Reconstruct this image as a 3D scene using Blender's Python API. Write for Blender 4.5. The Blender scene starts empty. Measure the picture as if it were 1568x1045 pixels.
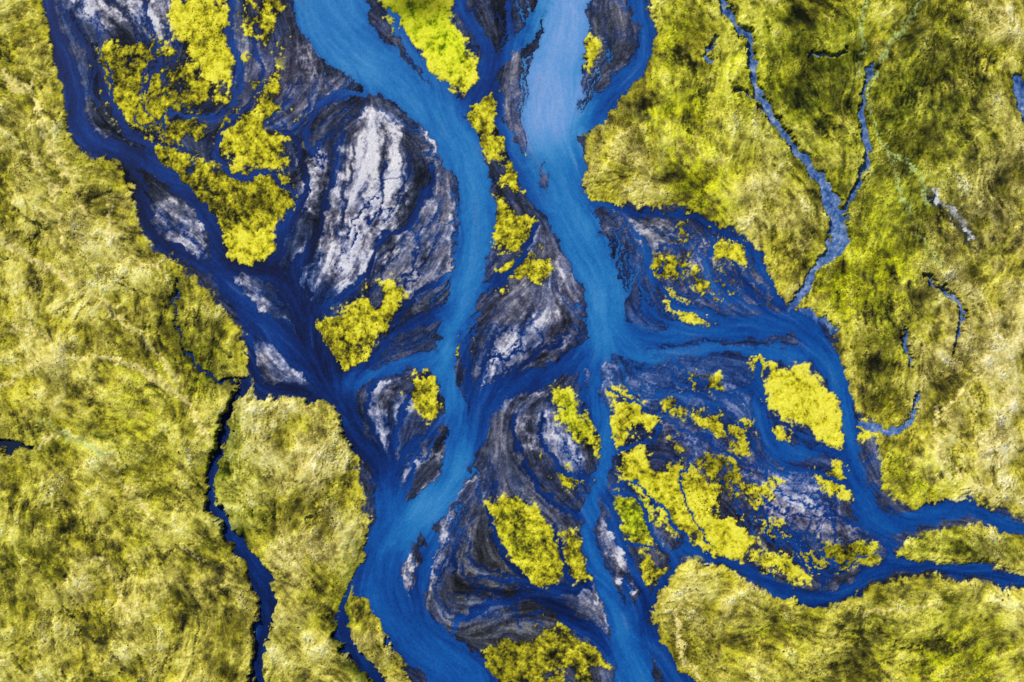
import bpy, math, numpy as np, time
T0=time.time()
# ---------------------------------------------------------------- survey grid (map units: 1 unit = 0.5 m)
S=1.1
MX0,MX1,MY0,MY1=-100,1668,-80,1125
xs=np.arange(MX0,MX1,S); ys=np.arange(MY0,MY1,S)
NX,NY=len(xs),len(ys)
X,Y=np.meshgrid(xs,ys); X=X.astype(np.float32);Y=Y.astype(np.float32)
KX=np.fft.rfftfreq(NX,d=S)[None,:]; KY=np.fft.fftfreq(NY,d=S)[:,None]
KK=np.sqrt(KX**2+KY**2)
def fn(scale,p=2.2,seed=0):
    r=np.random.default_rng(seed)
    f=np.fft.rfft2(r.standard_normal((NY,NX)))
    a=1.0/(1+(KK*scale)**2)**(p/2)
    a[0,0]=0
    n=np.fft.irfft2(f*a,s=(NY,NX)); n/=n.std()
    return n.astype(np.float32)
def sm(x,a=0.,b=1.):
    t=np.clip((x-a)/(b-a),0,1); return t*t*(3-2*t)
def s2l(c):
    c=np.asarray(c,dtype=np.float32)/255.
    return np.where(c<=0.04045,c/12.92,((c+0.055)/1.055)**2.4)
def ramp(t,stops):
    p=[s[0] for s in stops]; c=np.array([s2l(s[1]) for s in stops])
    return np.stack([np.interp(t,p,c[:,i]) for i in range(3)],-1).astype(np.float32)
def mix(a,b,m): return a+(b-a)*m[...,None]
def blob(lst):
    o=np.zeros((NY,NX),np.float32)
    for x,y,rx,ry,v in lst: o+=v*np.exp(-(((X-x)/rx)**2+((Y-y)/ry)**2))
    return o
# natural wobble of every outline
WXo=X+2.4*fn(90,3,seed=1)+2.6*fn(28,2.6,seed=2)+1.1*fn(8,2,seed=3)
WYo=Y+2.4*fn(90,3,seed=4)+2.6*fn(28,2.6,seed=5)+1.1*fn(8,2,seed=6)
def win(x0,x1,y0,y1):
    i0=max(0,int((x0-MX0)/S)); i1=min(NX,int((x1-MX0)/S)+2)
    j0=max(0,int((y0-MY0)/S)); j1=min(NY,int((y1-MY0)/S)+2)
    return (slice(j0,j1),slice(i0,i1)) if (i1>i0 and j1>j0) else None
def catmull(P,n=4):
    P=np.array(P,float)
    Q=np.vstack([2*P[0]-P[1],P,2*P[-1]-P[-2]]); out=[]
    for i in range(1,len(Q)-2):
        a,b,c,d=Q[i-1],Q[i],Q[i+1],Q[i+2]
        for t in np.arange(n)/n:
            out.append(0.5*((2*b)+(-a+c)*t+(2*a-5*b+4*c-d)*t*t+(-a+3*b-3*c+d)*t**3))
    out.append(P[-1]); return np.array(out)
# ---------------------------------------------------------------- river channels  (x, y, half width), tone 0 dark .. 1 pale
CH=[
(.14,[(55,-130,10),(70,-5,10),(82,40,10),(100,90,13),(110,140,15),(122,190,16),(150,222,15),(190,232,14),(235,250,15),(275,282,13),(305,315,12),(325,350,10),(328,385,11),(330,410,13),(348,440,14),(378,482,17),(420,512,20),(462,545,22),(492,575,22),(515,598,20),(530,640,17),(548,680,16),(575,710,18),(597,745,20)]),
(.42,[(597,745,22),(600,790,28),(588,830,26),(582,880,30),(600,930,32),(640,978,36),(680,1012,40),(715,1060,46),(760,1180,60)]),
(.12,[(182,236,4),(208,262,5),(217,300,6),(228,340,7),(248,372,8),(285,394,9),(325,408,12)]),
(.12,[(380,500,8),(384,540,6),(388,575,8),(405,594,8),(445,598,9),(490,608,12),(515,606,15)]),
(.58,[(500,-130,64),(508,0,58),(518,40,52),(545,80,44),(585,108,36),(622,135,29),(658,165,29),(692,200,30),(715,245,30),(726,290,30),(728,340,28),(722,390,26),(712,440,26),(702,490,23),(688,520,18),(680,550,16),(688,590,15),(703,630,16),(706,680,19),(696,722,24),(665,772,27),(622,806,24),(592,850,22)]),
(.92,[(870,-130,36),(866,0,35),(860,60,38),(850,120,40),(845,175,43),(845,220,40)]),
(.58,[(848,215,38),(864,270,27),(868,310,28),(884,352,30),(908,400,29),(924,445,27),(930,490,30),(925,530,26)]),
(.45,[(812,235,11),(816,275,12),(830,305,13),(860,335,17)]),
(.26,[(905,545,20),(862,560,12),(822,578,14),(782,592,17),(748,618,20),(726,652,20),(712,690,18)]),
(.46,[(925,540,15),(912,580,9),(908,610,10),(924,645,12),(925,685,11),(915,725,11),(905,772,11),(904,820,11),(915,868,13),(935,910,15),(955,950,19),(968,1000,23),(980,1060,30),(1000,1180,40)]),
(.3,[(890,560,7),(893,600,5),(908,640,6)]),
(.38,[(940,505,24),(1000,520,13),(1060,512,13),(1120,508,14),(1180,500,16),(1228,500,20),(1254,525,18),(1275,562,16),(1292,605,11),(1300,650,10),(1298,695,11),(1312,735,14),(1335,788,19),(1370,800,14),(1420,790,12),(1468,776,11),(1500,785,10),(1530,800,10),(1568,812,9),(1720,835,10)]),
(.48,[(950,530,11),(1000,545,8),(1060,538,7),(1120,535,7),(1190,540,10),(1240,540,11),(1268,568,13)]),
(.33,[(960,-130,14),(975,0,13),(986,50,12),(980,95,14),(950,132,16),(915,163,16),(890,190,15)]),
(.3,[(690,-130,12),(702,0,9),(733,50,9),(747,90,11),(740,125,12),(712,150,10),(692,172,11)]),
(.32,[(830,0,8),(805,50,8),(770,90,10),(748,115,10)]),
(.3,[(770,-100,8),(775,0,6),(780,50,6),(790,70,7)]),
(.25,[(752,120,7),(760,160,7),(772,200,8),(788,240,8),(808,270,10),(820,300,11)]),
(.18,[(822,345,4),(805,385,5),(780,422,6),(748,436,6),(715,440,6)]),
(.45,[(600,20,5),(640,95,5),(690,150,9)]),
(.06,[(330,408,12),(370,414,8),(410,420,12),(438,440,17),(462,480,20),(480,525,16),(508,580,17)]),
(.10,[(412,424,12),(432,375,8),(448,335,7),(468,300,6),(468,260,4),(455,220,3),(440,190,3)]),
(.14,[(522,200,2),(512,260,3),(498,320,4),(478,375,6),(450,420,10),(445,455,12)]),
(.22,[(560,140,4),(500,150,5),(470,190,5),(480,230,4),(500,215,2)]),
(.20,[(700,470,13),(655,490,8),(612,508,7),(580,540,7),(545,568,9),(520,585,13)]),
(.42,[(685,548,14),(630,556,9),(575,573,9),(535,590,13),(520,605,15)]),
(.18,[(660,250,3),(648,305,5),(622,350,5),(578,368,4),(560,420,4),(520,455,5),(490,480,6),(470,500,8)]),
(.18,[(690,420,4),(650,445,4),(625,470,4),(600,500,4)]),
(.2,[(360,-60,6),(357,20,5),(356,60,5),(368,105,6),(362,150,5),(335,185,4),(260,170,3),(250,200,3)]),
(.16,[(395,60,2),(400,120,3),(380,170,3),(345,200,4),(330,240,4),(360,270,4),(410,262,4),(450,300,5)]),
(.16,[(90,10,3),(120,60,4),(150,110,5),(170,170,5),(230,225,6)]),
(.15,[(630,610,4),(610,660,5),(600,710,8),(598,750,14)]),
(.2,[(690,640,6),(660,670,5),(620,700,6),(605,735,9)]),
(.22,[(715,560,6),(722,600,7),(735,640,11)]),
(.25,[(740,480,4),(715,520,5),(712,560,6)]),
(.15,[(600,560,3),(560,620,3),(580,680,4),(590,720,5)]),
(.15,[(660,660,3),(630,730,4),(610,780,6)]),
(.14,[(268,425,1.6),(272,500,1.6),(298,565,2.2),(345,585,2.6),(380,580,4)]),
(.13,[(375,585,6),(352,625,5.5),(340,680,6),(327,730,7),(332,760,7),(345,800,9),(368,842,9),(392,868,13),(408,900,15),(414,940,13),(402,990,10),(392,1050,11),(385,1180,11)]),
(.15,[(562,868,9),(535,905,4),(522,945,6),(526,982,10),(552,1012,9),(590,1045,7),(600,1120,7)]),
(.2,[(575,830,5),(560,870,12),(552,895,12),(560,912,10)]),
(.35,[(650,800,10),(660,830,8),(645,880,10),(635,935,12),(650,985,18)]),
(.3,[(600,850,8),(602,900,8),(612,950,12)]),
(.18,[(742,780,3),(755,830,4),(785,872,4),(815,898,5),(855,905,7),(900,900,8)]),
(.2,[(790,640,3),(796,690,3),(815,735,4),(850,770,4),(890,790,6)]),
(.2,[(825,640,3),(832,690,3),(860,720,4),(895,735,5)]),
(.2,[(850,800,2),(862,850,3),(872,890,5)]),
(.15,[(690,968,4),(720,940,4),(760,922,5),(810,915,6),(850,928,10),(872,955,10),(915,972,10),(940,1005,13)]),
(.25,[(920,745,6),(940,790,5),(958,850,6),(985,905,7),(985,950,12),(1000,985,12),(1030,1025,14),(1060,1080,18),(1080,1180,18)]),
(.25,[(930,755,4),(968,758,4),(990,785,4),(1005,825,4),(1030,845,5),(1022,875,6),(1005,905,6),(990,940,9)]),
(.25,[(990,835,3),(960,830,3),(935,800,4)]),
(.25,[(960,880,3),(970,930,5),(985,980,8)]),
(.28,[(1030,848,7),(1050,841,7),(1090,855,7),(1140,873,8),(1190,900,10),(1240,916,10),(1290,911,10),(1335,888,9),(1385,864,8),(1440,868,8),(1500,875,8),(1568,888,8),(1720,900,9)]),
(.3,[(1345,805,10),(1366,830,5),(1366,868,7)]),
(.36,[(1168,560,5),(1160,610,9),(1175,665,14),(1205,692,11),(1250,690,8),(1300,697,8)]),
(.3,[(950,330,3),(985,385,3),(1010,440,4),(1060,478,6),(1110,490,6),(1150,500,8)]),
(.25,[(892,312,7),(950,330,4),(1000,331,4),(1060,335,4),(1105,350,4),(1145,375,4),(1165,405,5),(1185,450,6),(1205,485,8)]),
(.3,[(1090,340,2),(1095,380,3),(1080,410,3),(1100,440,3),(1150,470,4),(1200,490,6)]),
(.3,[(1105,355,2),(1130,350,2),(1150,400,2),(1140,420,2),(1170,450,3)]),
(.3,[(935,600,3),(970,620,3),(1020,640,2),(1060,665,2),(1120,700,2),(1180,720,2),(1240,725,3),(1300,745,4)]),
(.3,[(935,700,3),(1000,670,2),(1040,620,2),(1100,600,2),(1150,600,4)]),
(.3,[(1000,530,4),(1050,570,3),(1080,600,2),(1130,650,2)]),
(.25,[(1365,840,3),(1330,810,3),(1290,790,2),(1220,790,1.5),(1150,760,1)]),
(.3,[(965,400,2),(985,450,3),(1000,480,4),(1040,500,5)]),
(.3,[(1120,400,2),(1140,440,3),(1180,480,4)]),
(.3,[(940,745,3),(975,740,2),(1010,780,3),(1045,820,3),(1060,840,4)]),
(.25,[(1060,700,2),(1040,740,2),(1060,790,2),(1090,830,2)]),
(.3,[(1175,690,6),(1220,720,4),(1280,740,4),(1310,760,7)]),
(.3,[(1150,760,1.5),(1180,800,2),(1230,840,2),(1260,890,4)]),
(.3,[(1120,640,2),(1170,720,2),(1200,760,2),(1260,780,2),(1320,800,5)]),
]
# pale spring streams on the eastern hills
ST=[
(1.0,[(1085,-100,5),(1108,0,5),(1130,45,6),(1150,90,6),(1162,145,7),(1190,188,6),(1220,230,6),(1252,268,6),(1274,305,8),(1284,345,13),(1272,385,10),(1246,408,6),(1236,440,6),(1218,468,6),(1205,480,6)]),
(1.0,[(1125,138,2),(1160,148,2)]),(1.,[(1100,60,2),(1078,85,3),(1095,92,2)]),
(1.0,[(1338,100,2),(1320,150,3),(1318,200,4),(1326,245,4.5),(1312,285,4.5),(1296,322,5),(1287,340,8)]),
(.8,[(1420,420,1.5),(1450,448,3),(1474,490,3.5),(1466,535,1.5)]),
(.8,[(1408,600,3),(1400,630,3),(1380,655,3),(1345,662,5),(1318,650,5)]),
(.8,[(1382,500,1),(1384,520,3),(1388,560,1)]),
(.6,[(1560,125,8),(1575,170,14),(1590,210,10)]),
(.6,[(1240,85,1),(1270,88,3),(1295,75,1)]),
(.3,[(-20,685,5),(20,683,5),(46,686,3)]),
(.9,[(1235,480,5),(1262,488,4),(1283,500,3)]),
]
W=np.full((NY,NX),-60.,np.float32); wt=np.full((NY,NX),1e-4,np.float32); tn=np.full((NY,NX),.3e-4,np.float32)
fx=np.zeros((NY,NX),np.float32); fy=np.full((NY,NX),1e-3,np.float32)
ST_W=np.full((NY,NX),-60.,np.float32)
def draw(tone,pts,F,flow=True,n=4,pad0=60):
    C=catmull(pts,n)
    for a,b in zip(C[:-1],C[1:]):
        w=max(a[2],b[2]); pad=w+pad0
        s=win(min(a[0],b[0])-pad,max(a[0],b[0])+pad,min(a[1],b[1])-pad,max(a[1],b[1])+pad)
        if s is None: continue
        dx,dy=b[0]-a[0],b[1]-a[1]; L2=dx*dx+dy*dy+1e-9; L=math.sqrt(L2)
        px=WXo[s]-a[0]; py=WYo[s]-a[1]
        t=np.clip((px*dx+py*dy)/L2,0,1); d=np.hypot(px-t*dx,py-t*dy); ww=a[2]+(b[2]-a[2])*t
        np.maximum(F[s],ww-d,out=F[s])
        if flow:
            g=np.exp(-1.6*(d/(ww+3))**2)*ww*L
            wt[s]+=g; tn[s]+=g*tone
            g2=np.exp(-d/(18.))*math.sqrt(w)*L
            fx[s]+=g2*dx/L; fy[s]+=g2*dy/L
for tone,p in CH: draw(tone,p,W)
for tone,p in ST: draw(tone,p,ST_W,False)
# ---------------------------------------------------------------- regions
def poly(pts,pad=60):
    P=np.array(pts,float)
    F=np.full((NY,NX),-60.,np.float32)
    s=win(P[:,0].min()-pad,P[:,0].max()+pad,P[:,1].min()-pad,P[:,1].max()+pad)
    if s is None: return F
    px,py=WXo[s],WYo[s]; D=np.full(px.shape,1e9,np.float32); ins=np.zeros(px.shape,bool)
    for a,b in zip(P,np.roll(P,-1,0)):
        dx,dy=b-a; L2=dx*dx+dy*dy+1e-9
        t=np.clip(((px-a[0])*dx+(py-a[1])*dy)/L2,0,1)
        D=np.minimum(D,(px-a[0]-t*dx)**2+(py-a[1]-t*dy)**2)
        if dy!=0: ins^=((py>=min(a[1],b[1]))&(py<max(a[1],b[1]))&(px<(py-a[1])*dx/dy+a[0]))
    D=np.sqrt(D); F[s]=np.where(ins,D,-D); return F
LAND=[
[(62,-300),(62,0),(75,50),(88,100),(97,160),(112,210),(132,238),(178,244),(204,285),(214,340),(234,380),(270,404),(298,424),(328,462),(370,508),(374,580),(392,606),(470,608),(505,622),(522,650),(542,685),(550,730),(558,780),(570,830),(555,860),(543,890),(548,918),(572,918),(590,960),(620,985),(625,1045),(630,1300),(-600,1300),(-600,-300)],
[(975,-300),(995,0),(1000,80),(980,130),(945,160),(908,190),(893,230),(888,270),(900,300),(940,318),(1000,322),(1040,316),(1075,335),(1110,345),(1135,350),(1162,380),(1180,430),(1200,475),(1235,475),(1280,495),(1278,540),(1300,600),(1312,630),(1338,640),(1345,690),(1352,750),(1385,780),(1440,768),(1470,760),(1500,772),(1568,796),(2200,840),(2200,-300)],
[(1008,905),(1030,870),(1050,856),(1100,870),(1190,912),(1290,926),(1345,897),(1400,878),(1568,902),(2200,950),(2200,1300),(1080,1300),(1052,1045),(1012,985),(998,940)],
[(1376,858),(1380,828),(1430,808),(1500,802),(1568,826),(2200,860),(2200,880),(1568,876),(1440,856)],
]
Lf=np.full((NY,NX),-60.,np.float32)
for p in LAND: Lf=np.maximum(Lf,poly(p))
# moss islands: (coverage, brightness, pts)
MOSS=[
(.8,.76,[(262,0),(345,-5),(352,50),(358,100),(350,132),(310,112),(282,70),(265,35)]),
(.9,.75,[(262,-200),(340,-200),(345,5),(262,5)]),
(.6,.55,[(365,-100),(410,-100),(435,60),(425,75),(385,45),(370,20)]),
(.36,.34,[(150,70),(240,60),(330,130),(345,180),(320,240),(240,215),(180,180),(155,120)]),
(.5,.5,[(345,180),(400,170),(445,230),(440,250),(370,255),(340,230)]),
(.22,.45,[(370,110),(430,110),(450,190),(445,235),(415,215),(385,170)]),
(.66,.36,[(245,215),(330,262),(400,258),(445,282),(450,318),(420,350),(340,355),(315,318),(285,282),(238,246)]),
(1.2,.8,[(338,356),(425,346),(418,385),(400,404),(346,404)]),
(1.3,.95,[(590,-200),(670,-200),(685,10),(692,35),(715,72),(730,100),(715,130),(690,136),(662,108),(640,72),(605,35),(590,5)]),
(.8,.45,[(718,150),(752,138),(757,200),(765,238),(742,228),(716,180)]),
(.5,.45,[(765,240),(790,250),(802,290),(782,290)]),
(.7,.4,[(762,308),(790,320),(815,338),(800,378),(770,388),(755,370)]),
(.8,.6,[(898,60),(914,66),(914,98),(904,112)]),
(.66,.58,[(487,492),(530,478),(560,448),(605,430),(622,448),(605,490),(575,515),(548,552),(530,572),(500,560),(484,520)]),
(.5,.45,[(640,575),(662,570),(680,640),(655,645),(620,600)]),
(.95,.62,[(842,588),(872,605),(900,640),(912,690),(892,690),(858,640)]),
(.5,.45,[(832,698),(888,735),(885,752),(850,742)]),
(1.3,.52,[(750,772),(790,760),(822,782),(855,820),(863,880),(845,900),(815,892),(780,850),(755,815)]),
(.8,.45,[(862,808),(888,818),(898,880),(874,884)]),
(.5,.38,[(742,1000),(830,950),(900,972),(922,1000),(932,1045),(960,1300),(790,1300),(745,1050)]),
(1.0,.45,[(944,762),(988,770),(1000,810),(985,838),(962,820)]),
(.8,.45,[(985,850),(1015,868),(1010,900),(990,888)]),
(1.5,.9,[(1185,562),(1228,562),(1268,600),(1290,640),(1285,684),(1240,662),(1178,620)]),
(1.2,.95,[(1015,448),(1040,458),(1078,490),(1045,492)]),
(.68,.78,[(942,692),(985,682),(1020,715),(1050,700),(1100,725),(1112,782),(1160,828),(1155,862),(1100,850),(1060,832),(1020,805),(1000,762),(952,732)]),
(.25,.35,[(1040,680),(1110,705),(1160,730),(1160,790),(1110,780),(1060,720)]),
(.7,.75,[(940,598),(965,610),(990,636),(1018,645),(985,665),(942,690),(938,640)]),
(.5,.6,[(1068,628),(1100,620),(1150,645),(1150,668),(1130,694),(1060,652)]),
(.65,.75,[(1158,845),(1200,858),(1240,888),(1200,892),(1165,872)]),
(.36,.65,[(1160,800),(1200,800),(1260,860),(1250,885),(1200,850)]),
(.65,.42,[(1262,830),(1340,838),(1346,865),(1290,872)]),
(.55,.7,[(1235,712),(1292,715),(1302,762),(1258,750)]),
(.5,.7,[(1140,725),(1190,738),(1182,762),(1150,755)]),
(.9,.8,[(1158,548),(1180,550),(1172,582),(1160,575)]),
(.7,.25,[(1060,575),(1095,580),(1095,602),(1065,595)]),
(.7,.4,[(1020,615),(1045,612),(1045,635),(1022,632)]),
(.8,.8,[(1180,655),(1205,660),(1200,685),(1185,675)]),
(.95,.95,[(1340,668),(1388,680),(1420,730),(1455,748),(1400,772),(1360,740)]),
(.9,.8,[(1312,648),(1332,642),(1334,665),(1318,672)]),
(.9,.62,[(1098,368),(1142,372),(1135,402),(1100,396)]),
(.4,.35,[(1065,400),(1100,420),(1130,460),(1100,460),(1060,430)]),
(.4,.3,[(1000,395),(1040,400),(1045,425),(1005,418)]),
(.45,.4,[(1040,350),(1080,350),(1085,385),(1060,395),(1040,375)]),
(.7,.8,[(895,295),(950,318),(940,325),(900,312)]),
(.4,.4,[(700,500),(722,505),(715,535),(700,540)]),
(.18,.45,[(805,360),(835,365),(850,440),(800,440),(775,450),(760,430)]),
]
Mf=np.full((NY,NX),-60.,np.float32); Mc=np.zeros((NY,NX),np.float32); Mb=np.full((NY,NX),.6,np.float32)
for cov,br,p in MOSS:
    f=poly(p,30); k=f>Mf
    Mf=np.where(k,f,Mf); Mc=np.where(k,cov,Mc); Mb=np.where(k,br,Mb)
# sediment tone patches: (tone, softness, pts)   0 = wet dark, 1 = dry pale silt
BAR=[
(.56,8,[(108,-200),(255,-200),(262,40),(255,72),(230,62),(190,40),(150,45),(110,20)]),
(.42,8,[(345,60),(365,60),(440,150),(450,230),(420,180),(370,160)]),
(.42,10,[(365,50),(440,60),(520,140),(500,180),(430,160),(380,110)]),
(.6,6,[(448,70),(478,70),(478,120),(455,110)]),
(.62,6,[(560,162),(608,180),(625,250),(625,310),(600,350),(570,368),(548,430),(520,452),(500,430),(488,378),(510,300),(528,225)]),
(.66,5,[(458,240),(500,228),(498,290),(480,335),(462,320)]),
(.58,5,[(452,385),(480,372),(495,410),(480,452),(458,440)]),
(.48,6,[(640,195),(676,215),(692,300),(694,370),(688,410),(640,440),(600,428),(570,440),(565,400),(600,370),(645,350),(662,280)]),
(.46,6,[(580,378),(640,360),(685,420),(640,480),(620,440),(590,430)]),
(.48,8,[(822,342),(855,380),(885,420),(890,480),(870,530),(830,565),(770,590),(735,602),(735,570),(760,520),(772,450),(800,400)]),
(.64,5,[(745,560),(765,520),(790,490),(800,530),(775,560),(742,590)]),
(.55,5,[(840,400),(862,440),(852,500),(840,520),(846,450)]),
(.52,8,[(556,605),(640,572),(660,590),(650,640),(612,650),(606,700),(580,672)]),
(.42,8,[(612,722),(660,690),(690,684),(680,722),(650,750),(616,762)]),
(.52,7,[(792,640),(832,622),(870,660),(890,710),(875,725),(832,700),(800,680)]),
(.38,8,[(690,800),(730,730),(775,660),(795,690),(830,755),(880,792),(890,860),(870,890),(830,900),(790,880),(740,940),(690,970),(662,970),(655,920),(665,860)]),
(.34,8,[(700,980),(760,940),(830,950),(900,970),(925,1000),(930,1045),(930,1300),(740,1300),(740,1045),(715,1010)]),
(.62,4,[(920,788),(945,825),(972,905),(952,890),(928,835)]),
(.5,5,[(886,905),(918,888),(945,950),(930,975),(890,945)]),
(.66,4,[(622,845),(636,850),(624,918),(606,912)]),
(.54,4,[(662,830),(692,800),(655,880),(652,940),(645,900)]),
(.56,5,[(345,425),(375,425),(402,450),(412,475),(390,480),(360,460)]),
(.5,5,[(382,528),(410,530),(465,570),(465,585),(420,582),(390,575)]),
(.48,5,[(430,490),(452,508),(470,545),(455,545),(420,515)]),
(.54,5,[(232,312),(262,302),(298,325),(312,352),(305,385),(280,385),(240,350)]),
(.56,4,[(140,200),(165,202),(172,222),(150,222)]),
(.36,8,[(895,0),(950,0),(965,70),(950,110),(915,150),(895,140)]),
(.38,8,[(790,70),(810,90),(805,170),(785,220),(765,150)]),
(.34,10,[(590,40),(630,90),(690,150),(640,110),(600,80)]),
(.43,14,[(930,340),(1000,345),(1080,360),(1150,420),(1180,470),(1100,470),(1040,450),(990,430)]),
(.5,5,[(970,340),(1010,338),(1040,352),(1030,385),(985,380)]),
(.55,6,[(1185,430),(1225,425),(1232,450),(1210,475),(1190,460)]),
(.42,14,[(950,560),(1080,560),(1160,590),(1160,640),(1060,640),(980,620)]),
(.50,12,[(1100,700),(1200,720),(1270,760),(1310,800),(1320,840),(1250,840),(1180,800),(1130,760)]),
(.46,10,[(1020,640),(1120,670),(1170,720),(1100,720),(1010,680)]),
(.42,10,[(985,800),(1060,835),(1150,870),(1200,895),(1290,900),(1350,870),(1250,880),(1100,830),(1010,770)]),
(.5,8,[(890,560),(935,500),(950,560),(940,620),(905,600)]),
(.5,6,[(765,600),(800,590),(830,600),(790,640),(760,630)]),
(.4,8,[(585,770),(620,740),(640,760),(610,790)]),
]
B=np.full((NY,NX),.30,np.float32)
for tb,soft,p in BAR:
    f=poly(p,30); m=sm(f+2.,-soft,soft); B=B+(tb-B)*m
# crests of dry silt / dark hollows along the bars (x,y,halfwidth)
def ridge(tb,pts,soft=3):
    global B
    F=np.full((NY,NX),-60.,np.float32); draw(0,pts,F,False,3,20); m=sm(F,-soft,soft); B=B+(tb-B)*m
for tb,p in [(.96,[(600,188,5),(604,235,11),(598,290,11),(585,330,6)]),(.92,[(568,172,4),(562,230,9),(570,290,8),(566,320,4)]),(.9,[(552,250,2),(545,300,6),(535,330,5)]),
 (.96,[(545,345,6),(530,385,13),(522,435,9)]),(.88,[(505,345,3),(510,380,6),(505,420,4)]),(.9,[(490,240,5),(478,285,8),(470,318,4)]),(.8,[(562,335,5),(560,370,6),(552,410,4)]),
 (.2,[(584,185,1),(582,250,2.5),(584,310,2),(575,350,2)]),(.2,[(540,215,1),(530,270,3),(528,330,3),(505,370,1)]),(.25,[(612,200,1),(620,270,2),(608,340,2)]),
 (.74,[(650,205,3),(668,235,4),(664,250,2)]),(.72,[(690,330,2),(690,370,2),(686,400,2)]),(.72,[(618,360,3),(600,385,4),(596,410,2)]),(.7,[(655,380,2),(640,420,4),(618,455,2)]),
 (.74,[(790,495,3),(775,530,7),(755,560,5),(740,590,3)]),(.72,[(856,395,2),(860,440,4),(850,490,3)]),(.7,[(820,365,2),(812,400,3),(800,440,3)]),(.2,[(812,470,3),(800,500,3)]),
 (.74,[(565,610,3),(590,590,3),(630,578,3)]),(.15,[(600,620,5),(602,660,6),(606,690,4)]),(.7,[(580,640,2),(590,670,3)]),(.72,[(830,630,2),(842,660,4),(880,690,3)]),(.74,[(805,640,3),(815,680,3),(835,705,2)]),
 (.66,[(640,715,2),(668,700,3),(686,690,2)]),(.6,[(100,-20,4),(128,12,8)]),(.8,[(160,-20,6),(158,20,6),(170,40,3)]),(.8,[(225,-20,4),(235,20,6),(248,60,4)]),(.75,[(192,-20,3),(200,30,3)]),
 (.7,[(235,330,2),(262,306,3),(298,322,2),(310,350,2),(306,380,2)]),(.3,[(258,330,6),(275,355,8)]),(.72,[(740,715,1),(715,745,1.5),(690,790,1.5),(668,850,1.5),(655,920,1.5)]),
 (.6,[(1190,440,3),(1210,430,5),(1225,440,4)]),(.72,[(926,800,2),(945,850,3),(960,890,3)]),(.7,[(900,900,3),(925,930,4),(938,960,3)]),
 (.64,[(463,80,3),(462,110,3)]),(.62,[(350,430,2),(375,432,5),(400,460,3)]),(.56,[(390,535,2),(425,555,4),(460,578,2)]),(.56,[(440,500,2),(462,540,3)])]:
    ridge(tb,p)
print('shapes',time.time()-T0)
def blur(A,s):
    g=np.exp(-2*(math.pi*KK*s)**2); return np.fft.irfft2(np.fft.rfft2(A)*g,s=A.shape).astype(np.float32)
def unit():
    bx,by=blur(fx,6),blur(fy,6)+1e-3; n=np.hypot(bx,by)+1e-6; return bx/n,by/n
ux,uy=unit()
# ---------------------------------------------------------------- minor threads: traced down the flow field through the wet silt
wobA=fn(110,3,seed=71); wobB=fn(70,3,seed=72)
r=np.random.default_rng(5); Wc=W.copy(); cnt=0; tries=0; THR=[]
while cnt<290 and tries<12000:
    tries+=1
    if r.random()<.3: x,y=r.uniform(930,1340),r.uniform(340,880)
    else: x,y=r.uniform(80,1380),r.uniform(-60,1040)
    j,i=int((y-MY0)/S),int((x-MX0)/S)
    if Lf[j,i]>-6 or Wc[j,i]>-4 or (Mf[j,i]>0 and (Mc[j,i]>.45 or r.random()>.4)) or B[j,i]>.6: continue
    k1,k2=r.normal(0,.55),r.normal(0,.45); wid=r.choice([.5,.8,1.3,2.2],p=[.35,.35,.2,.1]); P=[]
    ln=int(r.uniform(6,26))
    for k in range(ln):
        j,i=int((y-MY0)/S),int((x-MX0)/S)
        if not(0<=j<NY and 0<=i<NX) or Lf[j,i]>-2 or (Mf[j,i]>2 and Mc[j,i]>.45): break
        P.append((x,y,wid*(.4+.9*min(1,k/8.))))
        if Wc[j,i]>3: break
        a=math.atan2(uy[j,i],ux[j,i])+k1*wobA[j,i]+k2*wobB[j,i]
        x+=7*math.cos(a); y+=7*math.sin(a)
    if len(P)>5: THR.append(P); cnt+=1
for P in THR: draw(.2 if P[0][0]<930 else .34,P[::2]+([P[-1]] if len(P)%2==0 else []),W,True,2,24)
tone=tn/wt
ux,uy=unit()
wob=0.14*fn(160,3,seed=11)+.10*fn(45,3,seed=12); c_,s_=np.cos(wob),np.sin(wob); ux,uy=ux*c_-uy*s_,ux*s_+uy*c_
print('threads',len(THR),time.time()-T0)
# ---------------------------------------------------------------- flow-aligned streak noise (line integral convolution)
def lic(N,ux,uy,n,step=1.0):
    acc=N.copy(); 
    J,I=np.mgrid[0:NY,0:NX].astype(np.float32)
    for sg in (1,-1):
        pi,pj=I.copy(),J.copy()
        ii=np.clip(pi,0,NX-1).astype(np.int32); jj=np.clip(pj,0,NY-1).astype(np.int32)
        for k in range(n):
            pi+=sg*step*ux[jj,ii]; pj+=sg*step*uy[jj,ii]
            ii=np.clip(pi,0,NX-1).astype(np.int32); jj=np.clip(pj,0,NY-1).astype(np.int32)
            acc+=N[jj,ii]*(1-k/n)
    acc-=acc.mean(); return (acc/acc.std()).astype(np.float32)
st1=lic(fn(4.,1.2,seed=21),ux,uy,8,1.2)
st2=lic(fn(12.,1.8,seed=22),ux,uy,16,1.8)
st3=lic(fn(36.,2.2,seed=23),ux,uy,24,3.4)
HINT=[(60,250,.5,1,160),(60,450,1,.6,160),(250,550,.5,1,140),(100,800,.6,1,200),(250,900,.35,1,160),(450,800,0,1,120),(960,250,.8,.5,90),
(1080,180,.5,1,120),(1230,120,.25,1,120),(1400,120,-.35,1,150),(1380,350,.1,1,130),(1500,450,.5,1,150),(1500,650,.4,.7,150),(1350,550,.3,1,90),
(1150,980,1,.5,180),(1400,950,1,.35,180),(350,200,.2,1,120),(1480,840,1,.1,80)]
hx=np.full((NY,NX),.02,np.float32);hy=np.full((NY,NX),.05,np.float32)
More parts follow.
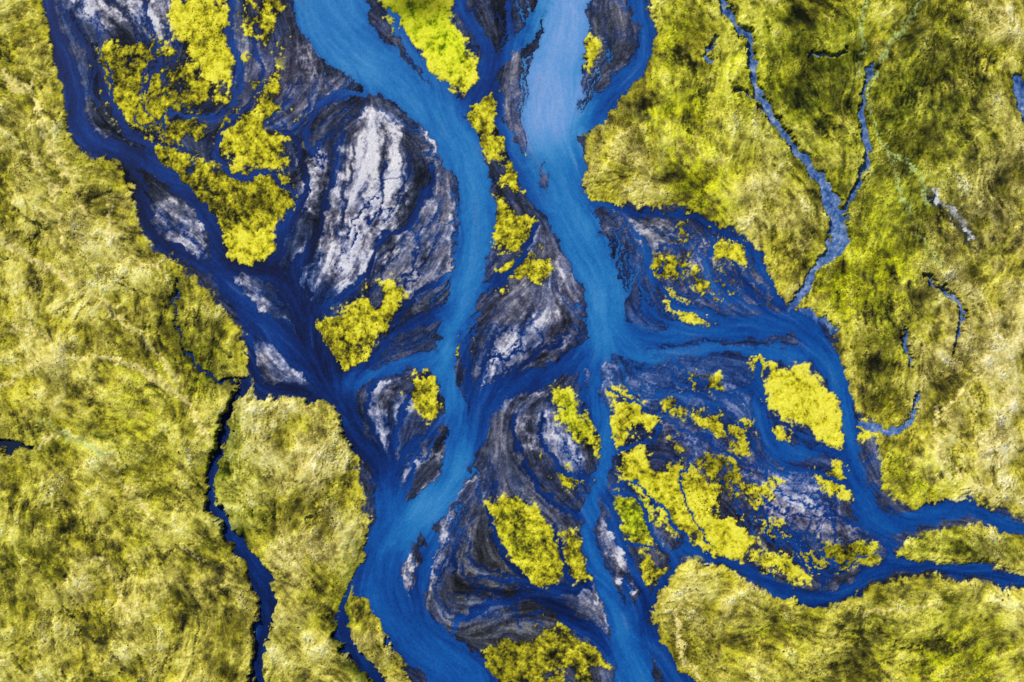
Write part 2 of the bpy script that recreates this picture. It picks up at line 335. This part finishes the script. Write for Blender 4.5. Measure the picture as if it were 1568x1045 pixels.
for x,y,dx,dy,rr in HINT:
    g=np.exp(-((X-x)**2+(Y-y)**2)/(rr*rr)); l=math.hypot(dx,dy); hx+=g*dx/l; hy+=g*dy/l
an=np.arctan2(hy,hx)+0.5*fn(260,3,seed=31)+.3*fn(90,3,seed=32)
lx,ly=np.cos(an),np.sin(an)
ls1=lic(fn(7.,1.4,seed=41),lx,ly,4,1.5)
ls2=lic(fn(26.,2.,seed=42),lx,ly,10,3.)
ls3=lic(fn(64.,2.4,seed=43),lx,ly,14,5.)
ls4=lic(fn(76.,2.6,seed=44),lx,ly,14,5.)
ls5=lic(fn(34.,2.4,seed=45),lx,ly,10,3.)
print('lic',time.time()-T0)
# ---------------------------------------------------------------- generic noises
n_f=fn(2.5,1.0,seed=51); n_m=fn(9.,2.,seed=52); n_p=fn(26.,2.2,seed=55); n_l=fn(60.,2.4,seed=53); n_q=fn(130,2.6,seed=56); n_x=fn(260.,3.,seed=54)
def crest(F,k): return np.clip(1-np.abs(F)*k,0,1)
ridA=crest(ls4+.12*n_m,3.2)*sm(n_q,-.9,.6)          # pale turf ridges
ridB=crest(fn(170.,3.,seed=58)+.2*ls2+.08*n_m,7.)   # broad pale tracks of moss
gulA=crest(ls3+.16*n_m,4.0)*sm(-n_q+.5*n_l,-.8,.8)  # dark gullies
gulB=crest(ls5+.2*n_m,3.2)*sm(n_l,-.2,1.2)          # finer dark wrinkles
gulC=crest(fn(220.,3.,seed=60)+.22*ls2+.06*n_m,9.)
rill=np.clip(1-np.abs(st3+.35*st2+.2*n_p)*4.5,0,1)
rill2=np.clip(1-np.abs(st2+.3*n_m)*2.4,0,1)
# ---------------------------------------------------------------- masks
landm=sm(Lf+1.6*n_m+1.2*n_p,-1.2,1.2)
mp=fn(40.,2.8,seed=63)
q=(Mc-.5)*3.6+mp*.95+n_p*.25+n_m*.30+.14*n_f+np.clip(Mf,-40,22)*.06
mossm=sm(q,-.4,.15)*sm(Mf+3*n_p+2*n_m,-7,0)
sc=blob([(1060,760,90,80,.7),(1000,660,50,40,.3),(1080,400,90,60,.25),(300,150,120,110,.45),(400,210,60,90,.35),(1260,860,90,25,.6),(200,120,70,60,.3)])
q2=mp*.95+n_p*.3+n_m*.35+.15*n_f-1.6+sc*1.0
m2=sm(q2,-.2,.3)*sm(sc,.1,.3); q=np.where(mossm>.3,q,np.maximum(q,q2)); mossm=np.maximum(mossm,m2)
# ---------------------------------------------------------------- colours
sed_t=B+.045*st1+.055*st2+.07*st3+.04*n_f+.035*n_m+.03*n_p
sed_t+=sm(B,.42,.6)*(.04*st2+.06*st3+.06*n_p+.05*n_m)
shore=np.exp(-np.clip(-W,0,60)/3.5)
levee=np.exp(-((W+4.)/2.0)**2)*np.clip(.5+.5*n_p,0,1.2)*sm(B,.3,.46)
sed_t=sed_t-.10*shore-.14*rill*np.clip(1.0-B,0,1)-.05*rill2+.24*levee
fr=np.exp(-((q+.45)/.45)**2)*sm(Mf,-12,-2)*.16; sed_t-=fr      # silt tone darkened in a fringe round each moss cushion
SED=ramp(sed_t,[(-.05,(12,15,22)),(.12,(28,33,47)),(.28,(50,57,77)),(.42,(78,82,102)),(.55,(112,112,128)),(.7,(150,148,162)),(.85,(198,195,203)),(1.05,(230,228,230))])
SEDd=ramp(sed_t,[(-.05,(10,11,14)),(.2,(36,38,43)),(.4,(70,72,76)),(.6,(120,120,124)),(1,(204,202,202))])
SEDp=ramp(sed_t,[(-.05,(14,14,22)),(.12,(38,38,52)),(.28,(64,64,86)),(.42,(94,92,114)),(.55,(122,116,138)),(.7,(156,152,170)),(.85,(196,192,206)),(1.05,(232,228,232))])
brown=np.clip(blob([(740,880,90,90,1),(820,1000,120,70,1),(300,170,170,150,.6),(600,480,60,40,.5),(1000,370,50,40,.8),(1200,780,120,60,.2),(920,70,40,80,.7),(560,300,60,120,.3),(820,450,60,90,.4),(620,640,50,50,.3)]),0,1)
purp=np.clip(blob([(1180,780,130,70,1),(420,130,60,80,1),(1080,680,90,50,.7),(540,270,40,120,.4),(830,470,70,90,.5),(1050,400,80,60,.5)]),0,1)
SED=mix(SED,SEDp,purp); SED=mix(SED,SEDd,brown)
bluewash=np.clip(shore*.5+rill*.45*sm(B,.75,.45)+.08*rill2+blob([(1060,560,150,60,.8),(1130,620,90,60,.8),(1250,660,60,60,.4),(1250,730,60,40,.3),(470,480,60,100,.5),(600,660,70,80,.15),(660,560,80,60,.2),(960,560,60,80,.6),(900,740,60,120,.15),(1010,480,60,40,.4),(1030,700,70,60,.15)])+.10*st3+.10*n_l,0,.85)
def wash(t): return ramp(t,[(0,(10,28,70)),(.3,(24,58,118)),(.5,(46,86,150)),(.8,(110,130,176)),(1.,(180,182,205))])
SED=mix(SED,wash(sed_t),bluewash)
# moss
edge=np.exp(-np.clip(Mf,0,40)/5.)
mt=(Mb-.5)*.75+.43+.11*n_m+.13*n_p+.05*mp+.07*n_f+.06*ls1+.14*edge+.26*np.clip(q,-.6,.5)
MOS=ramp(mt,[(0,(16,17,9)),(.2,(46,46,16)),(.4,(102,98,28)),(.6,(164,156,32)),(.8,(212,204,34)),(1.,(238,230,72))])
grn=np.clip(blob([(620,20,60,50,.9),(690,70,40,60,.8),(790,830,50,60,.2),(970,790,40,40,.7),(870,640,40,60,.4),(1420,830,90,30,.5)]),0,1)
MOSg=ramp(mt,[(0,(12,18,8)),(.25,(40,60,14)),(.5,(100,128,20)),(.75,(180,204,12)),(1.,(230,236,46))])
MOS=mix(MOS,MOSg,grn)
dk=np.clip(blob([(640,5,60,28,1),(1290,855,70,25,.6),(1090,700,60,30,.5),(400,310,26,20,.9),(780,1000,40,60,.5)]),0,1)
MOS*= (1-.75*dk)[...,None]
# grassland
darkb=blob([(40,250,90,60,.10),(130,330,80,60,.05),(1240,90,60,120,.12),(1400,130,90,110,.13),(1480,90,60,90,.07),(1350,500,50,60,.17),(1330,570,40,60,.14),(1120,940,60,30,.06),(1300,960,50,60,.10),(380,760,40,60,.10),(320,540,50,60,.10),(1540,250,60,80,.10),(475,765,30,30,.12),(1040,160,30,60,.05),(1540,960,60,60,.06)])
liteb=blob([(430,680,35,90,.12),(530,720,25,70,.12),(470,850,60,40,.14),(580,970,40,50,.12),(960,250,60,50,.12),(1190,290,70,70,.07),(1500,600,80,90,.13),(1510,700,60,60,.13),(145,905,30,30,.13),(180,720,60,60,.05),(60,430,80,80,.04),(1530,30,60,50,.12),(1080,910,60,40,.10),(200,330,60,40,.06),(1220,440,40,30,.1),(100,600,80,50,.05)])
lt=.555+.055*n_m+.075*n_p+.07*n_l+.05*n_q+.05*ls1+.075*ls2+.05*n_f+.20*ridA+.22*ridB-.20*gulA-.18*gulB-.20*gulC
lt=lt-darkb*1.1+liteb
TAN=ramp(lt,[(0,(22,22,14)),(.2,(68,63,36)),(.38,(122,111,58)),(.55,(176,161,90)),(.7,(212,196,122)),(.85,(232,218,154)),(1.05,(244,236,196))])
YEL=ramp(lt,[(0,(20,22,10)),(.2,(60,58,20)),(.38,(118,112,32)),(.55,(180,168,46)),(.7,(216,204,62)),(.85,(232,222,96)),(1.05,(242,238,160))])
GRN=ramp(lt,[(0,(14,20,8)),(.2,(44,54,10)),(.38,(88,100,14)),(.55,(140,150,20)),(.7,(184,192,30)),(.85,(210,216,56)),(1.05,(226,230,124))])
BRT=ramp(lt,[(0,(20,26,6)),(.2,(70,78,8)),(.4,(150,158,8)),(.6,(206,212,10)),(.8,(230,230,34)),(1.,(236,236,90))])
tw=.55+blob([(450,700,80,120,1.6),(480,850,80,60,1.6),(580,980,50,60,1.4),(960,250,80,70,1.4),(1190,300,90,90,1.2),(1510,620,110,170,3.),(1530,330,80,170,2.2),(1520,40,90,70,2.),(145,905,50,50,1.2),(200,340,80,60,.9),(1080,940,120,60,.7),(1220,440,50,30,1.5),(1450,470,60,100,1.),(1250,980,150,60,.5),(60,450,90,120,.5),(250,900,120,100,.4)])
yw=1.0+blob([(150,550,180,250,.5),(1400,450,80,80,.6),(1200,980,200,80,.8),(200,950,200,150,.3)])
gw=.16+blob([(1230,100,120,130,3.2),(1400,150,120,150,2.8),(1370,330,90,90,2.2),(1040,80,50,90,1.6),(110,670,100,25,1.2),(370,760,50,80,1.5),(320,530,50,70,.7),(1420,830,140,35,2.),(1320,960,60,80,.8),(1450,940,80,40,.9),(30,850,70,100,.6),(250,760,80,120,.45)])
bw=.18+blob([(1070,270,40,70,3.5),(1040,170,35,40,2.2),(1350,420,60,50,3),(1290,440,40,50,2.6),(1200,150,30,30,1.4),(340,690,20,50,1.2),(210,610,40,60,1.2),(290,560,50,40,.8),(1390,740,60,40,3),(1380,490,40,90,1.6),(1140,110,30,50,2.8),(530,870,20,60,.8),(1480,1000,90,50,1.8),(1100,300,30,40,1.5),(1180,1000,60,40,1.2),(1340,350,40,60,1.8),(1020,60,30,50,1.8),(1210,940,60,30,.8)])
bw*=np.clip(1+1.0*n_p+.8*n_l,.05,4); gw*=np.clip(1+.5*n_q,.1,3); tw*=np.clip(1+.6*n_l+.5*n_q,.1,3)
tot=(tw+yw+gw+bw)[...,None]
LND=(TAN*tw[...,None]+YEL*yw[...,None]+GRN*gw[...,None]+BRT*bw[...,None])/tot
# dark lichen / heath speckle gathered in patches
heath=.8*fn(100,2.6,seed=61)+.4*ls3+.3*ls2
spf=n_f*1.0+n_m*.9+1.3*heath+4.0*darkb-2.5*liteb-.6*ridA
spk=sm(spf,1.25,2.1)
LND*= (1-.64*spk)[...,None]
bigd=sm(n_p*.7+n_m*.5+.3*n_f+.5*ls2+darkb*9-2.3,0,.6)*sm(darkb,.05,.12)
LND*= (1-.70*bigd)[...,None]
def stroke(pts):
    F=np.full((NY,NX),-60.,np.float32); draw(0,pts,F,False,4,20); return F
PH=np.zeros((NY,NX),np.float32)
def paint(col,pts,amt=.7,soft=1.5,h=0.):
    global LND,PH
    F=stroke(pts); m=sm(F+1.2*n_m,-soft,soft)*amt*np.clip(.8+.3*n_p,0,1.2)
    LND=mix(LND,np.broadcast_to(s2l(col)*(1+.14*n_m[...,None]),LND.shape),np.clip(m,0,1)); PH+=h*m
pal=(230,214,130)
for p in [[(0,108,4),(45,140,3),(70,200,4),(100,265,4),(135,330,3)],[(-60,350,5),(0,365,5),(60,400,5),(120,445,5),(180,470,3)],
 [(0,110,5),(30,140,6),(60,118,3),(80,110,2)],[(120,548,3),(200,556,4),(262,600,5),(312,655,4),(322,690,3)],[(160,470,3),(220,520,4),(280,600,3)],
 [(60,690,2),(95,662,3),(150,680,3),(200,740,3),(240,800,2),(310,860,2)],[(100,900,2),(110,870,2),(145,860,2),(180,890,2),(190,930,2)],
 [(0,230,2),(50,240,3),(90,300,3),(100,380,3)],[(20,500,2),(70,520,3),(100,580,3),(80,640,2)],[(170,300,2),(165,350,3),(200,400,3),(250,420,2)],[(0,590,3),(60,560,3),(120,548,3)],
 [(1320,940,2),(1360,935,3),(1440,925,2)],[(1050,895,4),(1040,950,4),(1050,1000,5),(1075,1040,4)],[(1440,620,2),(1430,680,3),(1470,740,3)],[(1540,560,3),(1470,600,3),(1440,640,2)]]:
    paint(pal,p,.8,2,.4)
for p in [[(1420,-20,3),(1392,30,3),(1360,70,3),(1335,125,3),(1325,160,2)],[(1326,160,2),(1350,220,2),(1395,255,3),(1412,290,4),(1425,310,3)],[(1320,-40,2),(1322,50,2),(1315,120,2)],
 [(1350,215,2),(1375,290,2),(1400,350,2),(1440,410,2)],[(60,640,2),(100,664,4),(160,690,3)]]:
    paint((172,190,112),p,.9,2)
for p in [[(180,436,1.5),(215,460,1.8),(250,462,2),(262,435,1.5),(280,412,1)],[(100,930,1),(130,968,3),(170,998,2.5),(220,1042,2)],[(470,800,2),(500,790,2)],[(80,180,3),(84,190,3)],
 [(1465,300,2),(1500,370,2),(1496,382,3)],[(1500,700,3),(1520,690,2)],[(300,930,2),(312,960,2),(300,1000,2)],[(1322,930,3),(1320,980,3),(1345,1040,3)],
 [(20,310,2),(60,350,3),(90,345,2)],[(300,480,2),(320,520,3),(350,545,3)],[(1255,490,3),(1280,520,4),(1290,560,3)],[(0,385,2),(30,400,2)]]:
    paint((38,40,24),p,.85,1.5,-.6)
paint((58,74,22),[(268,425,8),(270,500,9),(295,560,10),(340,590,10)],.5,8,-.6)
paint((70,92,14),[(360,620,14),(345,690,14),(335,760,10),(365,820,14)],.55,10,-.6)
paint((60,84,18),[(545,820,8),(540,870,9),(530,930,8),(522,980,12),(545,1020,12),(590,1060,8)],.6,6,-.4)
paint((34,44,48),[(1418,290,3),(1445,318,9),(1478,350,9),(1492,378,4)],.95,2,-.7)
paint((215,218,222),[(1426,292,2),(1455,322,4),(1480,345,4),(1490,362,2)],.95,1.5)
paint((150,160,90),[(905,200,2),(960,170,3),(1000,190,3),(1015,240,3),(1000,300,3)],.3,3)
rim=np.exp(-((Lf-7)/5.)**2)*.4*np.clip(.6+.5*n_p,0,1)
LND=mix(LND,np.broadcast_to(s2l((218,208,54)),LND.shape),rim)
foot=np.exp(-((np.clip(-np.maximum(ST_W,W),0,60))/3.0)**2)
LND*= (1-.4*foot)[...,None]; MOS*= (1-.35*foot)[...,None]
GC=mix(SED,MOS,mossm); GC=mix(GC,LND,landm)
# water
wt_=tone+.030*st2+.018*st1+.045*st3+.03*n_f+.03*n_x+.015*n_m
haze=blob([(850,90,60,110,.10),(845,190,60,50,.08),(560,100,60,30,.14),(700,430,40,60,.07),(930,480,30,50,.06),(650,780,40,30,.06)])
wt_+=haze; wt_-=.05*np.exp(-np.clip(W,0,30)/3.)
wt_+=.06*sm(W,4,24)*sm(tone,.35,.6)+blob([(680,540,18,20,.15),(870,350,40,60,.03)])
WC=ramp(wt_,[(-.05,(5,18,50)),(.1,(7,35,92)),(.25,(10,54,126)),(.45,(17,84,160)),(.65,(32,114,180)),(.85,(64,138,196)),(1.05,(100,152,210)),(1.25,(138,168,216))])
sh1=sm(st2*.6+st3*.6-1.1+.5*blob([(930,560,40,50,1),(1100,530,110,50,1.6),(1180,670,60,60,1),(700,600,60,60,.6),(500,60,60,60,.5),(450,480,60,80,.6),(600,760,40,60,.7),(860,250,30,60,.6)]),0,1.)
shal=np.exp(-np.clip(W,0,40)/2.5)*.35*np.clip(tone*2,0,1)+sh1*.35
WC=mix(WC,wash(.24+.25*tone+.1*st2+.05*n_f),np.clip(shal,0,.6))
SC=ramp(.5+.14*n_m+.12*n_p+.04*n_f,[(0,(28,54,104)),(.3,(50,86,146)),(.55,(80,114,168)),(.8,(118,144,186)),(1,(170,180,204))])
dkst=sm(-(X-700)/10.,0,1); SC=mix(SC,np.broadcast_to(s2l((18,34,60)),SC.shape),dkst)
sw=sm(ST_W-W*.6,-4,6)*sm(ST_W,-6,0)
WC=mix(WC,SC,sw*sm(-W,-10,0))
K=0.80
GC=np.clip(GC*K,0.002,.8); WC=np.clip(WC*K,.002,.8)
# ---------------------------------------------------------------- heights (m)
H=.30+.6*np.clip(B-.3,0,1)+.05*st3+.03*st2+.01*st1-.12*rill
H=np.maximum(H,.04)
H=H+mossm*(.30+.05*n_m+.10*n_p+.01*n_f)
lh=2.2+sm(Lf,0,60)*1.4+1.5*n_q+.45*n_l+.16*n_p+.03*n_m+.14*ls2+.01*n_f+.45*ridA+.5*ridB-.7*gulA-.35*gulB-.7*gulC+PH+3.0*liteb-3*darkb
lh=np.maximum(lh,.4+.05*n_m)
lh=lh*sm(Lf,-2,14)+(.6+.1*n_p)*(1-sm(Lf,-2,14))
H=H*(1-landm)+lh*landm
bank=sm(-W+.35*n_m,-.6,1.0); H=H*bank-.35*(1-bank)
bk2=sm(-ST_W,-.4,3.0)
H=np.where(ST_W>-4,np.minimum(H,H*bk2+(-.3)*(1-bk2)),H)
print('fields',time.time()-T0)
# ---------------------------------------------------------------- meshes
UN=.5
def ext(n=80,g=1.075):
    o=[];st=S;v=0
    for k in range(n): st*=g; v+=st; o.append(v)
    return np.array(o)
eo=ext()
gx=np.concatenate([xs[0]-eo[::-1],xs,xs[-1]+eo]); gy=np.concatenate([ys[0]-eo[::-1],ys,ys[-1]+eo])
def refl(g,a,n):
    k=np.round((g-a)/S).astype(int); per=2*(n-1); k=np.mod(k,per); return np.where(k>=n,per-k,k)
ix=refl(gx,MX0,NX); iy=refl(gy,MY0,NY)
GX,GY=np.meshgrid(gx,gy)
out=np.maximum(np.maximum(xs[0]-GX,GX-xs[-1]),np.maximum(ys[0]-GY,GY-ys[-1])); far=sm(out,500,1500).astype(np.float32)
def link(name,co,q,col):
    me=bpy.data.meshes.new(name); me.vertices.add(len(co)); me.vertices.foreach_set('co',co.astype(np.float32).ravel())
    me.loops.add(q.size); me.loops.foreach_set('vertex_index',q.ravel().astype(np.int32))
    me.polygons.add(len(q)); me.polygons.foreach_set('loop_start',np.arange(0,q.size,q.shape[1],dtype=np.int32))
    me.polygons.foreach_set('use_smooth',np.ones(len(q),bool))
    at=me.attributes.new('albedo','FLOAT_COLOR','POINT'); c4=np.ones((len(co),4),np.float32); c4[:,:3]=col; at.data.foreach_set('color',c4.ravel())
    me.update(calc_edges=True); o=bpy.data.objects.new(name,me); bpy.context.scene.collection.objects.link(o); return o
def mk(name,gx_,gy_,Z,C,keep=None):
    ny,nx=Z.shape
    co=np.empty((ny,nx,3),np.float32); xx,yy=np.meshgrid(gx_,gy_)
    co[...,0]=(xx-784)*UN; co[...,1]=(522.5-yy)*UN; co[...,2]=Z
    idx=np.arange(ny*nx,dtype=np.int32).reshape(ny,nx)
    q=np.stack([idx[1:,:-1],idx[1:,1:],idx[:-1,1:],idx[:-1,:-1]],-1).reshape(-1,4)
    co=co.reshape(-1,3); col=C.reshape(-1,3)
    if keep is not None:
        q=q[keep.reshape(-1)]; u,inv=np.unique(q,return_inverse=True); co=co[u]; col=col[u]; q=inv.reshape(-1,4).astype(np.int32)
    return link(name,co,q,col)
meang=np.array(s2l((165,155,80)))*K
Zg=H[np.ix_(iy,ix)]*(1-far)+far*1.5
Cg=GC[np.ix_(iy,ix)]; Cg=Cg+(meang-Cg)*far[...,None]
ground=mk('ground',gx,gy,Zg,Cg)
Wg=W[np.ix_(iy,ix)]-far*200; Sg=ST_W[np.ix_(iy,ix)]-far*200; Cw=WC[np.ix_(iy,ix)]
def fk(F,t):
    m=F>t; return m[1:,:-1]|m[1:,1:]|m[:-1,1:]|m[:-1,:-1]
river=mk('braided_river',gx,gy,np.zeros_like(Zg),Cw,fk(Wg,-3.5))
stm=mk('hillside_stream',gx,gy,np.full_like(Zg,.03),Cw,fk(Sg,-3.5)&~fk(Wg,-1.5))
# low heath shrubs : one mesh of small domed clumps growing where the heath is densest
r=np.random.default_rng(9); NS=9000
j=r.integers(2,NY-2,400000); i=r.integers(2,NX-2,400000)
sc_=np.where(landm>.9,(spf-1.7)*.7+1.0*bigd,-9)+np.where((mossm>.8)&(landm<.1),8.9+.5*heath,0)
ok=(sc_[j,i]+r.normal(0,.35,len(j))>.95)&(W[j,i]<-5)&(ST_W[j,i]<-5)
j,i=j[ok][:NS],i[ok][:NS]; n=len(j)
a=np.arange(6)*math.pi/3
T=np.concatenate([np.stack([np.cos(a),np.sin(a),-.3+0*a],1),np.stack([.8*np.cos(a+.5),.8*np.sin(a+.5),.35+0*a],1),[[0,0,.55]]])
F=[]
for k in range(6):
    k2=(k+1)%6; F+= [[k,k2,6+k],[k2,6+k2,6+k],[6+k,6+k2,12]]
F=np.array(F)
rad=r.uniform(.2,.55,n)*(1+.5*(r.random(n)>.9)); P=T[None]*rad[:,None,None]*(1+r.normal(0,.18,(n,13,1)))
P[...,2]*=.6
P[...,0]+=((xs[i]-784)*UN)[:,None]; P[...,1]+=((522.5-ys[j])*UN)[:,None]; P[...,2]+=H[j,i][:,None]
bc=np.array([s2l((70,68,28)),s2l((90,88,30)),s2l((54,58,26)),s2l((120,112,38))])*K
sh=link('heath_shrubs',P.reshape(-1,3),(F[None]+13*np.arange(n)[:,None,None]).reshape(-1,3),np.repeat(bc[r.integers(0,4,n)],13,0))
print('shrubs',n)
# ---------------------------------------------------------------- materials
def mat(name,rough,spec,bs,bd,sc,amp):
    m=bpy.data.materials.new(name); m.use_nodes=True; nt=m.node_tree; N=nt.nodes; Lk=nt.links; b=N['Principled BSDF']
    a=N.new('ShaderNodeAttribute'); a.attribute_name='albedo'
    tc=N.new('ShaderNodeTexCoord')
    n=N.new('ShaderNodeTexNoise'); n.inputs['Scale'].default_value=sc; n.inputs['Detail'].default_value=5; n.inputs['Roughness'].default_value=.7
    Lk.new(tc.outputs['Object'],n.inputs['Vector'])
    mr=N.new('ShaderNodeMapRange'); mr.inputs['From Min'].default_value=.3; mr.inputs['From Max'].default_value=.7; mr.inputs['To Min'].default_value=1-amp; mr.inputs['To Max'].default_value=1+amp
    Lk.new(n.outputs['Fac'],mr.inputs['Value'])
    mx=N.new('ShaderNodeVectorMath'); mx.operation='SCALE'; Lk.new(a.outputs['Color'],mx.inputs[0]); Lk.new(mr.outputs['Result'],mx.inputs['Scale'])
    Lk.new(mx.outputs['Vector'],b.inputs['Base Color'])
    b.inputs['Roughness'].default_value=rough; b.inputs['Specular IOR Level'].default_value=spec
    n2=N.new('ShaderNodeTexNoise'); n2.inputs['Scale'].default_value=bs; n2.inputs['Detail'].default_value=4; Lk.new(tc.outputs['Object'],n2.inputs['Vector'])
    bp=N.new('ShaderNodeBump'); bp.inputs['Strength'].default_value=bd; bp.inputs['Distance'].default_value=.3; Lk.new(n2.outputs['Fac'],bp.inputs['Height']); Lk.new(bp.outputs['Normal'],b.inputs['Normal'])
    return m
gm=mat('moss_grass_and_silt',.95,.1,.8,.20,.9,.28); ground.data.materials.append(gm)
sh.data.materials.append(mat('heath_foliage',.9,.1,2.,.3,3.,.3))
wm=mat('silty_glacial_water',.5,.08,.5,.08,.9,.12); river.data.materials.append(wm); stm.data.materials.append(wm)
# ---------------------------------------------------------------- light
w=bpy.data.worlds.new('World'); bpy.context.scene.world=w; w.use_nodes=True
el,az=math.radians(46),math.radians(-40)   # sun from upper left
sky=w.node_tree.nodes.new('ShaderNodeTexSky'); sky.sky_type='NISHITA'; sky.sun_disc=False; sky.sun_elevation=el; sky.sun_rotation=az
bg=w.node_tree.nodes['Background']; w.node_tree.links.new(sky.outputs[0],bg.inputs[0]); bg.inputs[1].default_value=.10
L=bpy.data.lights.new('sun','SUN'); L.energy=4.5; L.angle=math.radians(.6); L.color=(1,.95,.88)
so=bpy.data.objects.new('sun',L); bpy.context.scene.collection.objects.link(so); so.rotation_euler=(math.radians(90)-el,0,math.radians(180)-az)
cam=bpy.data.cameras.new('camera'); co=bpy.data.objects.new('camera',cam); bpy.context.scene.collection.objects.link(co)
cam.sensor_width=36; cam.lens=45; co.location=(0,0,784*45/36); cam.clip_end=20000; cam.clip_start=1
bpy.context.scene.camera=co
bpy.context.scene.view_settings.view_transform='Standard'
print('done',time.time()-T0)
